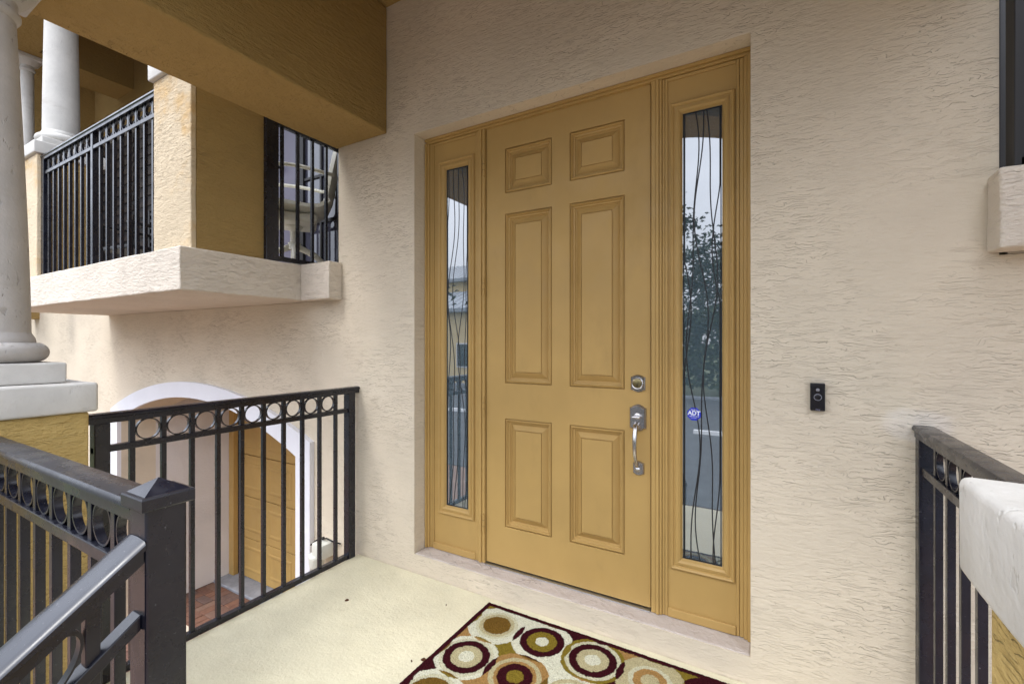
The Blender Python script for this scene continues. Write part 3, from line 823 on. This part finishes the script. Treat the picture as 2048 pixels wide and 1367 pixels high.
# balcony doors: glazed leaves with muntins plus one solid grey leaf with a knob
bd = thing('balcony_door', 'dark framed glazed balcony doors with thin bars, behind the white chair', 'door', (-3.9, .53, SZ1))
obj('backing', box(-5.35, -2.505, .545, .60, SZ1, 4.15), 'rubber', bd)
xx = [-5.30, -4.55, -4.18, -3.62, -3.08, -2.52]
for k in range(5):
    a, b_ = xx[k]+.03, xx[k+1]-.03
    if k == 2:
        lf = obj('solid_leaf', box(a-.02, b_+.02, .505, .54, SZ1+.02, 4.12, .004), 'greydoor', bd)
        obj('knob', ycyl(b_-.25, 2.94, [(.012, .505), (.012, .475), (.026, .468), (.030, .455), (.024, .440), (.008, .436)]), 'bronze', lf, smooth=True)
        continue
    pn = obj('pane', box(a, b_, .520, .530, SZ1+.06, 4.10), 'doorglass', bd)
    b = new()
    bx(b, a-.028, a+.02, .495, .542, SZ1+.01, 4.13, .003); bx(b, b_-.02, b_+.028, .495, .542, SZ1+.01, 4.13, .003)
    bx(b, a+.0205, b_-.0205, .495, .542, SZ1+.01, SZ1+.12, .003); bx(b, a+.0205, b_-.0205, .495, .542, 4.06, 4.13, .003)
    obj('stile_frame', b, 'bronze', bd)
    for j in range(1, 5):
        z = SZ1+.12+j*.39
        obj('muntin', box(a+.021, b_-.021, .505, .519, z-.011, z+.011), 'bronze', pn)
    for q in (.5,):
        xm = a+(b_-a)*q
        obj('muntin', box(xm-.011, xm+.011, .5052, .5188, SZ1+.121, 4.059), 'bronze', pn)
fd = thing('balcony_door', 'dark shuttered doors at the back of the balcony, behind the long railing', 'door', (-6.8, .53, SZ1))
for k in range(4):
    x0 = -8.15+k*.69
    lf = obj('door_leaf', box(x0, x0+.67, .505, .545, SZ1, 4.1, .004), 'bronze', fd)
    for j in range(16): obj('louvre', box(x0+.08, x0+.59, .492, .5045, SZ1+.15+j*.12, SZ1+.215+j*.12), 'darkwood', lf)
sh = thing('balcony_screen', 'dark brown louvred screen at the far end of the balcony', 'screen', (-8.18, -.1, SZ1))
for k in range(7): obj('slat', box(-8.2, -8.17, -.76+k*.19, -.76+k*.19+.15, SZ1, 3.6), 'darkwood', sh)
railing('balcony_railing', 'long black railing between the two tan balcony piers', (-5.249, -.70), (1, 0), 2.031, posts=(.025, 2.006), bal0=.105, nbal=17, base=SZ1, midpost=(1.009,), top=1.02, group=None)
railing('balcony_railing', 'black side railing from corner pier to house wall, in front of the white chair', (-2.80, -.329), (0, 1), .80, posts=(.035, ), bal0=.125, nbal=6, base=SZ1, top=1.045, rings=True, pw=.085)

# white swivel chair on the balcony
def chair():
    cx, cy, z0 = -3.20, .16, SZ1
    t = thing('swivel_chair', 'white swivel armchair behind the balcony side railing', 'chair', (cx, cy, z0))
    def turn(b_): b_.transform(Matrix.Translation((cx, cy, 0)) @ Matrix.Rotation(R(55), 4, 'Z') @ Matrix.Translation((-cx, -cy, 0))); return b_
    # one-piece bent shell: seat that turns up into the back
    pr = [(-.26, .46), (-.22, .485), (-.1, .47), (.08, .455), (.16, .462), (.215, .50), (.245, .57), (.265, .68), (.285, .80), (.31, .92), (.335, 1.0)]
    bm = new(); rows_ = []
    for i, (u, hz) in enumerate(pr):
        wd = .22 if i < 6 else .22-.012*(i-5)
        row = []
        for j in range(9):
            s = -1+2*j/8
            cup = .045*s*s
            row.append(bm.verts.new((cx+u-(cup if i > 5 else 0), cy+s*wd, z0+hz+(cup if i <= 5 else 0))))
        rows_.append(row)
    for a, b in zip(rows_, rows_[1:]):
        for j in range(8): bm.faces.new((a[j], a[j+1], b[j+1], b[j]))
    bmesh.ops.recalc_face_normals(bm, faces=bm.faces)
    bmesh.ops.solidify(bm, geom=bm.faces[:], thickness=.03)
    obj('shell', turn(bm), 'chairwhite', t, smooth=60)
    obj('seat_pan', turn(rough_box(cx-.20, cx+.16, cy-.19, cy+.19, z0+.37, z0+.44, .03, .0)), 'chairwhite', t, smooth=50)
    for s in (-1, 1):
        for hz, r_ in ((.735, .014),):
            pts = [(cx+.27, cy+s*.215, z0+hz)]
            for i in range(9):
                u = i/8; pts.append((cx+.20-.42*u, cy+s*(.235+.015*math.sin(math.pi*u)), z0+hz+.02*math.sin(math.pi*u)))
            pts += [(cx-.255, cy+s*.235, z0+hz-.05), (cx-.25, cy+s*.225, z0+.60), (cx-.20, cy+s*.20, z0+.46)]
            obj('armrest', turn(tube(pts, r_, 10)), 'chairwhite', t, smooth=True)
    obj('pedestal', lathe([(.045, z0+.19), (.045, z0+.24), (.03, z0+.25), (.03, z0+.33), (.06, z0+.36), (.06, z0+.372)], cx, cy, 24), 'chairwhite', t, smooth=40)
    for k in range(4):
        a = R(45+90*k+12)
        pts = [(cx+.02*math.cos(a), cy+.02*math.sin(a), z0+.215), (cx+.14*math.cos(a), cy+.14*math.sin(a), z0+.16), (cx+.30*math.cos(a), cy+.30*math.sin(a), z0+.02)]
        obj('leg', tube(pts, [.024, .022, .018], 10), 'chairwhite', t, smooth=True)
chair()
# dark slatted patio chair and small white table behind the long balcony railing
def patio_chair(cx, cy, rz, label):
    z0 = SZ1
    t = thing('patio_chair', label, 'chair', (cx, cy, z0)); 
    def place(b): b.transform(Matrix.Translation((cx, cy, 0)) @ Matrix.Rotation(rz, 4, 'Z') @ Matrix.Translation((-cx, -cy, 0))); return b
    for sx_ in (-1, 1):
        for sy_ in (-1, 1): obj('leg', place(box(cx+sx_*.24-.015, cx+sx_*.24+.015, cy+sy_*.22-.015, cy+sy_*.22+.015, z0, z0+(.93 if sy_ > 0 else .64))), 'bronze', t)
    obj('seat', place(box(cx-.25, cx+.25, cy-.24, cy+.22, z0+.40, z0+.44, .01)), 'bronze', t)
    for k in range(6): obj('slat', place(box(cx-.224, cx+.224, cy+.21, cy+.228, z0+.50+k*.075, z0+.53+k*.075)), 'bronze', t)
    for sx_ in (-1, 1): obj('armrest', place(box(cx+sx_*.24-.025, cx+sx_*.24+.025, cy-.25, cy+.20, z0+.641, z0+.665, .006)), 'bronze', t)
patio_chair(-5.72, .14, R(8), 'dark slatted patio chair behind the long balcony railing')
# matching balcony at the other side of the door wall
bs2 = thing('balcony_slab', 'pale stucco balcony end block jutting from the wall above the doorbell', 'balcony', (2.2, -.3, SZ0))
obj('end_block', rough_box(.590, .874, -.104, -.001, SZ0+.004, SZ1+.012, .010, .004), 'slab', bs2)
obj('deck', rough_box(.876, 4.2, -.818, .58, SZ0, SZ1, .008, .004), 'slab', bs2)
obj('end_floor', box(.64, .874, .001, .58, SZ0, SZ1-.004), 'slab', bs2)
bw2 = thing('balcony_wall', 'dark shaded wall of the balcony above the doorbell', 'wall', (2.2, .6, SZ1))
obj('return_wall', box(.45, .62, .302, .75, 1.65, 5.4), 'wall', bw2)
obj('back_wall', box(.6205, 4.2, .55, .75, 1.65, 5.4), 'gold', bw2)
bd2 = thing('balcony_door', 'dark balcony door beside the wall edge above the doorbell', 'door', (1.4, .53, SZ1))
obj('frame', box(.625, 2.4, .50, .545, SZ1, 4.5, .004), 'bronze', bd2)
obj('pane', box(1.45, 2.3, .490, .499, SZ1+.15, 4.4), 'doorglass', bd2)
obj('ceiling', box(.64, 4.2, -.8, .9, 5.402, 5.5), 'gold', bw2)
bp2 = thing('balcony_pier', 'tan stucco balcony pier on the doorbell side', 'pier', (1.1, -.54, SZ1))
obj('body', box(.90, 1.33, -.75, -.33, SZ1-.002, 2.905, .007), 'tanpier', bp2)
rr_ = railing('balcony_railing', 'black side railing of the balcony above the doorbell', (.668, -.05), (0, 1), .55, posts=(.03,), bal0=.118, nbal=4, base=SZ1+.01, top=1.00, pw=.06)
for ch in rr_.children: ch.data.materials[0] = M['bronze']

# ------------------------------------------------------------------ wall lamp by the garage
lx, lz = -2.600, -.055
wlp = thing('security_light', 'white plastic sensor light low on the wall beside the garage trim', 'light', (lx, 0, lz-.12))
obj('housing', box(lx-.030, lx+.075, -.11, -.001, lz, lz+.095, .010), 'whiteplastic', wlp, smooth=40)
pr = [(.012, lz-.105), (.030, lz-.098), (.043, lz-.080), (.048, lz-.05), (.050, lz-.01), (.050, lz+.012)]
obj('diffuser', lathe(pr, lx-.022, -.075, 28), 'whiteplastic', wlp, smooth=True)
obj('wire', tube([(lx+.03, -.06, lz+.125), (lx-.02, -.05, lz+.105), (lx-.07, -.05, lz+.075), (lx-.115, -.05, lz+.04)], .006, 8), 'blackplastic', wlp)
obj('wire', tube([(lx-.01, -.04, lz+.098), (lx+.03, -.04, lz+.112), (lx+.08, -.03, lz+.098), (lx+.13, -.008, lz+.085)], .005, 8), 'blackplastic', wlp)

# ------------------------------------------------------------------ door mat
def mat_color(x, y):
    cream = lin(196, 192, 164); pale = lin(208, 206, 184); sand = lin(180, 170, 132); burg = lin(54, 10, 20); olive = lin(126, 108, 38)
    brown = lin(112, 84, 34); tan = lin(160, 124, 74)
    u, v = x+1.283, -.055-y
    W, H = 1.16, .78
    if u < .028 or v < .028 or u > W-.028 or v > H-.028: return burg
    P = .2375
    cx0, cy0 = .142, .146
    hits = []
    for i in range(-1, 6):
        for j in range(-1, 5):
            r = math.hypot(u-(cx0+i*P), v-(cy0+j*.247))
            if r < .137: hits.append((r, i, j))
    kinds = {(0, 0): 'A', (1, 0): 'B', (2, 0): 'C', (3, 0): 'D', (4, 0): 'E', (0, 1): 'C', (1, 1): 'F', (2, 1): 'G', (3, 1): 'B', (4, 1): 'A', (0, 2): 'H', (1, 2): 'A', (2, 2): 'B', (3, 2): 'F', (4, 2): 'C'}
    if not hits:
        q = (int(math.floor((u-cx0)/P))*3+int(math.floor((v-cy0)/.247))*5) % 4
        return (olive, tan, burg, pale)[q]
    hits.sort()
    if len(hits) > 1 and hits[1][0] < .133 and hits[0][0] > .101:
        s = hits[0][1]+hits[1][1]+hits[0][2]*2+hits[1][2]
        return (burg, burg, brown, olive)[s % 4] if hits[0][2] == hits[1][2] else (brown, olive, tan, burg)[s % 4]
    r, i, j = hits[0]; k = kinds.get((i, j), 'A')
    tabs = {'A': [(.066, brown), (.084, sand), (.10, cream), (.2, pale)],
            'B': [(.030, pale), (.067, olive), (.100, burg), (.2, pale)],
            'C': [(.034, pale), (.068, sand), (.101, burg), (.118, cream), (.2, olive if (i+j) % 2 == 0 else pale)],
            'D': [(.036, sand), (.066, tan), (.085, cream), (.2, sand)],
            'E': [(.05, olive), (.08, pale), (.2, burg)],
            'F': [(.036, olive), (.073, burg), (.088, tan), (.108, sand), (.2, tan)],
            'G': [(.055, pale), (.085, cream), (.105, sand), (.2, pale)],
            'H': [(.045, burg), (.092, brown), (.11, cream), (.2, pale)]}
    for lim, c in tabs[k]:
        if r < lim: return c
    return pale
def mat():
    x0, x1, y1, y0 = -1.283, -.123, -.055, -.835
    nx, ny = 430, 290
    verts = []; cols_ = []
    rnd = random.Random(3)
    for j in range(ny+1):
        for i in range(nx+1):
            x = x0+(x1-x0)*i/nx; y = y0+(y1-y0)*j/ny
            ed = min(i, nx-i, j, ny-j)
            z = .014 if ed > 1 else (.011 if ed == 1 else .006)
            z += rnd.uniform(-.0024, .0020)+.0012*noise.noise((x*6, y*6, 0))
            wob = .0034
            dx, dy = noise.noise((x*55, y*55, 1))*wob, noise.noise((x*55, y*55, 7))*wob
            ex = (noise.noise((0, y*14, 3))*.0035 if i in (0, nx) else 0); ey = (noise.noise((x*14, 0, 3))*.0035 if j in (0, ny) else 0)
            verts.append((x+ex, y+ey, z)); c = mat_color(x+dx, y+dy); f = rnd.uniform(.78, 1.14)
            cols_.append((c[0]*f, c[1]*f, c[2]*f, 1))
    faces = [(j*(nx+1)+i, j*(nx+1)+i+1, (j+1)*(nx+1)+i+1, (j+1)*(nx+1)+i) for j in range(ny) for i in range(nx)]
    # skirt down to the floor
    rim = [i for i in range(nx+1)]+[(j+1)*(nx+1)+nx for j in range(ny)]+[ny*(nx+1)+nx-1-i for i in range(nx)]+[(ny-1-j)*(nx+1) for j in range(ny-1)]
    base = len(verts)
    for r_ in rim: verts.append((verts[r_][0], verts[r_][1], .0005)); cols_.append(lin(66, 20, 30))
    for k in range(len(rim)):
        a, b = rim[k], rim[(k+1) % len(rim)]; faces.append((b, a, base+k, base+(k+1) % len(rim)))
    ctr = Vector(((x0+x1)/2, (y0+y1)/2, 0))
    me = bpy.data.meshes.new('doormat'); me.from_pydata([Vector(v)-ctr for v in verts], [], faces)
    at = me.color_attributes.new('weave', 'FLOAT_COLOR', 'POINT')
    at.data.foreach_set('color', [c for q in cols_ for c in q])
    t = NT('tufted_pile'); a = t.n.new('ShaderNodeVertexColor'); a.layer_name = 'weave'
    t.col(t.mix(t.rng(t.noise((1, 1, 1), 330, 2, .6), .3, .7, 0, .3), a.outputs['Color'], (.02, .015, .01, 1)))
    t.set(Roughness=.95); t.b.inputs['Specular IOR Level'].default_value = .05
    t.bump(t.noise((1, 1, 1), 380, 3, .7), .6, .003)
    me.materials.append(t.m)
    o = bpy.data.objects.new('doormat', me); C.objects.link(o); o.location = ctr
    o['label'] = 'cream doormat with burgundy border and olive, tan and burgundy circles'; o['category'] = 'doormat'
mat()

# dry leaf bits on the floor
def leafbit(x, y, s, rz, label):
    b = new(); n = 7
    L = [b.verts.new((x+s*math.cos(rz)*(i/n-.5)-s*.25*math.sin(rz)*math.sin(math.pi*i/n), y+s*math.sin(rz)*(i/n-.5)+s*.25*math.cos(rz)*math.sin(math.pi*i/n), .004+s*.25*math.sin(math.pi*i/n)*random.uniform(.4, 1))) for i in range(n+1)]
    Q = [b.verts.new((x+s*math.cos(rz)*(i/n-.5)+s*.25*math.sin(rz)*math.sin(math.pi*i/n), y+s*math.sin(rz)*(i/n-.5)-s*.25*math.cos(rz)*math.sin(math.pi*i/n), .001)) for i in range(n+1)]
    for i in range(n): b.faces.new((L[i], L[i+1], Q[i+1], Q[i]))
    bmesh.ops.solidify(b, geom=b.faces[:], thickness=.0012)
    obj('dry_leaf', b, 'leaf', label=label, cat='leaf')
leafbit(-1.942, -.402, .022, 1.0, 'small reddish dry leaf on the cream floor between railing and doormat')
leafbit(-1.295, -.545, .026, .4, 'crumbled dark leaf beside the burgundy edge of the doormat')
leafbit(-1.335, -.575, .014, 2.1, 'tiny leaf crumb lying just off the doormat edge')
leafbit(-1.465, -.175, .010, 1.7, 'tiny brown leaf crumb near the door sill corner')

# ------------------------------------------------------------------ across the road: what the sidelights mirror, plus added light-blocking trees
def house(x, y, w, d, h, rh, label, wins):
    t = thing('house', label, 'house', (x, y, GZ))
    obj('wall', box(x-w/2, x+w/2, y-d/2, y+d/2, GZ, GZ+h), 'housewall', t)
    e = .5; z = GZ+h
    b = new(); A = [b.verts.new(p) for p in ((x-w/2-e, y-d/2-e, z), (x+w/2+e, y-d/2-e, z), (x+w/2+e, y+d/2+e, z), (x-w/2-e, y+d/2+e, z))]
    A2 = [b.verts.new((v.co.x, v.co.y, z+.25)) for v in A]
    k = max(.1, w/2-d/2)
    T = [b.verts.new((x-k, y, z+rh)), b.verts.new((x+k, y, z+rh))]
    for i in range(4): b.faces.new((A[i], A[(i+1) % 4], A2[(i+1) % 4], A2[i]))
    b.faces.new(A[::-1]); b.faces.new((A2[0], A2[1], T[1], T[0])); b.faces.new((A2[1], A2[2], T[1])); b.faces.new((A2[2], A2[3], T[0], T[1])); b.faces.new((A2[3], A2[0], T[0]))
    rf = obj('roof', b, 'metalroof', t)
    # standing seams on the street side
    n = int(w/.6)
    for i in range(n):
        xx_ = x-w/2+(i+.5)*w/n
        fr_ = min(1.0, (w/2+e-abs(xx_-x))/(d/2+e))
        p0 = Vector((xx_, y+d/2+e, z+.26)); p1 = p0.lerp(Vector((xx_, y, z+rh+.02)), fr_)
        obj('seam', tube([p0, p1], .035, 4), 'metalroof', rf)
    for (wx, wz, ww, wh) in wins:
        f = obj('window', box(x+wx-ww/2-.08, x+wx+ww/2+.08, y+d/2+.001, y+d/2+.08, GZ+wz-.08, GZ+wz+wh+.08), 'white', t)
        obj('pane', box(x+wx-ww/2, x+wx+ww/2, y+d/2+.081, y+d/2+.10, GZ+wz, GZ+wz+wh), 'darkglass', f)
house(-24, -32, 16, 10, 7.6, 2.3, 'two-storey yellow house with grey metal hip roof across the road', [(-5, 4.6, 1.4, 1.5), (-1, 4.6, 1.4, 1.5), (3, 4.6, 1.4, 1.5), (6, 4.6, 1.0, 1.5)])
house(-20, -26, 11, 6, 4.9, 1.8, 'low yellow house wing with grey metal hip roof across the road', [(-3, 1.2, 1.4, 1.5), (2, 1.2, 1.8, 1.5)])
def tree(x, y, h, rx, seed, label, mat_='foliage', n=2000, low=.35):
    rnd = random.Random(seed); t = thing('tree', label, 'tree', (x, y, GZ), 'trees across the road')
    b = new(); tp = [(x+.25*math.sin(i*.9+seed)*i/8, y+.2*math.cos(i*1.1+seed)*i/8, GZ+h*.92*i/8) for i in range(9)]
    tube(tp, [.24*(1-i/9.5)+.03 for i in range(9)], 8, b)
    tips = []
    for k in range(26):
        u = low+(1-low)*rnd.random()**.9; i = min(7, int(u*8)); p = Vector(tp[i]).lerp(Vector(tp[i+1]), u*8-i) if u < 1 else Vector(tp[8])
        a = rnd.uniform(0, 6.28); L = rx*(.45+.65*rnd.random())*(1.15-.6*u)
        q = p+Vector((math.cos(a)*L, math.sin(a)*L, L*rnd.uniform(-.05, .5)))
        m_ = p.lerp(q, .5)+Vector((0, 0, .12*L))
        tube([p, m_, q], [.06, .035, .012], 5, b); tips += [q, m_.lerp(q, .45)]
    obj('trunk', b, 'bark', t)
    V = []; F = []
    per = n//len(tips)
    for c in tips:
        rr = rx*rnd.uniform(.13, .27)
        for k in range(per):
            v = Vector((rnd.gauss(0, 1), rnd.gauss(0, 1), rnd.gauss(0, .6)))*rr*.6+c
            s = rnd.uniform(.08, .20); d1 = Vector((rnd.gauss(0, 1), rnd.gauss(0, 1), rnd.gauss(0, .6))).normalized(); d2 = d1.orthogonal().normalized()
            i0 = len(V); V += [v-d1*s-d2*s*.4, v+d1*s*.2-d2*s*.5, v+d1*s*1.2, v+d1*s*.2+d2*s*.5]; F.append((i0, i0+1, i0+2, i0+3))
    o_ = Vector((x, y, GZ))
    me = bpy.data.meshes.new('crown'); me.from_pydata([v-o_ for v in V], [], F); me.materials.append(M[mat_])
    o = bpy.data.objects.new('crown', me); C.objects.link(o); o.parent = t
for a in ((-6.2, -26, 11.5, 4.0, 1, 'tall dark loose-crowned tree, first from the yellow house across the road'),
          (-2.4, -25, 8.5, 3.4, 2, 'shorter dark tree next to the tall tree across the road'),
          (-4.3, -30, 9.0, 4.2, 3, 'dark tree standing behind the others across the road'),
          (2.8, -27, 10.0, 4.0, 4, 'broad dark tree beyond the end of the parking bays'),
          (-9.5, -29, 7.5, 3.6, 5, 'low bushy tree close to the yellow house across the road'),
          (8.5, -24, 11.0, 4.6, 6, 'wide dark tree past the parking bays, away from the yellow house'),  # side trees added to darken the upper house wall
          (15, -20, 12.0, 5.0, 7, 'tall broad tree farthest from the yellow house'),  # added side tree, blocks low sky light
          (-17, -14, 9.0, 4.2, 8, 'dark tree beside the road in front of the low house wing'),  # added side tree, blocks low sky light
          (-21, -5, 8.0, 3.8, 9, 'round tree on the lawn past the driveway end'),
          (-27, 3, 10.0, 4.5, 10, 'taller tree on the lawn farther from the road'),
          (-19, 9, 7.0, 3.5, 12, 'small tree on the lawn behind the line of the house')):
    tree(*a)
hb = new()
hrnd = random.Random(9)
V = []; F = []
for k in range(14000):
    hx = hrnd.uniform(-11, 13)
    v = Vector((hx, hrnd.uniform(-24.4, -23.0), GZ+hrnd.uniform(.05, 1)**.8*(4.6+.5*noise.noise((hx*.6, 0, 0))))); s = hrnd.uniform(.10, .22)
    d1 = Vector((hrnd.gauss(0, 1), hrnd.gauss(0, 1), hrnd.gauss(0, .7))).normalized(); d2 = d1.orthogonal()
    i0 = len(V); V += [v-d1*s-d2*s*.4, v+d1*s*.2-d2*s*.5, v+d1*s*1.2, v+d1*s*.2+d2*s*.5]; F.append((i0, i0+1, i0+2, i0+3))
me = bpy.data.meshes.new('hedge'); me.from_pydata(V, [], F); me.materials.append(M['foliage2'])
o = bpy.data.objects.new('hedge', me); C.objects.link(o); o['kind'] = 'stuff'; o['label'] = 'tall clipped green hedge along the far kerb of the road'; o['category'] = 'hedge'
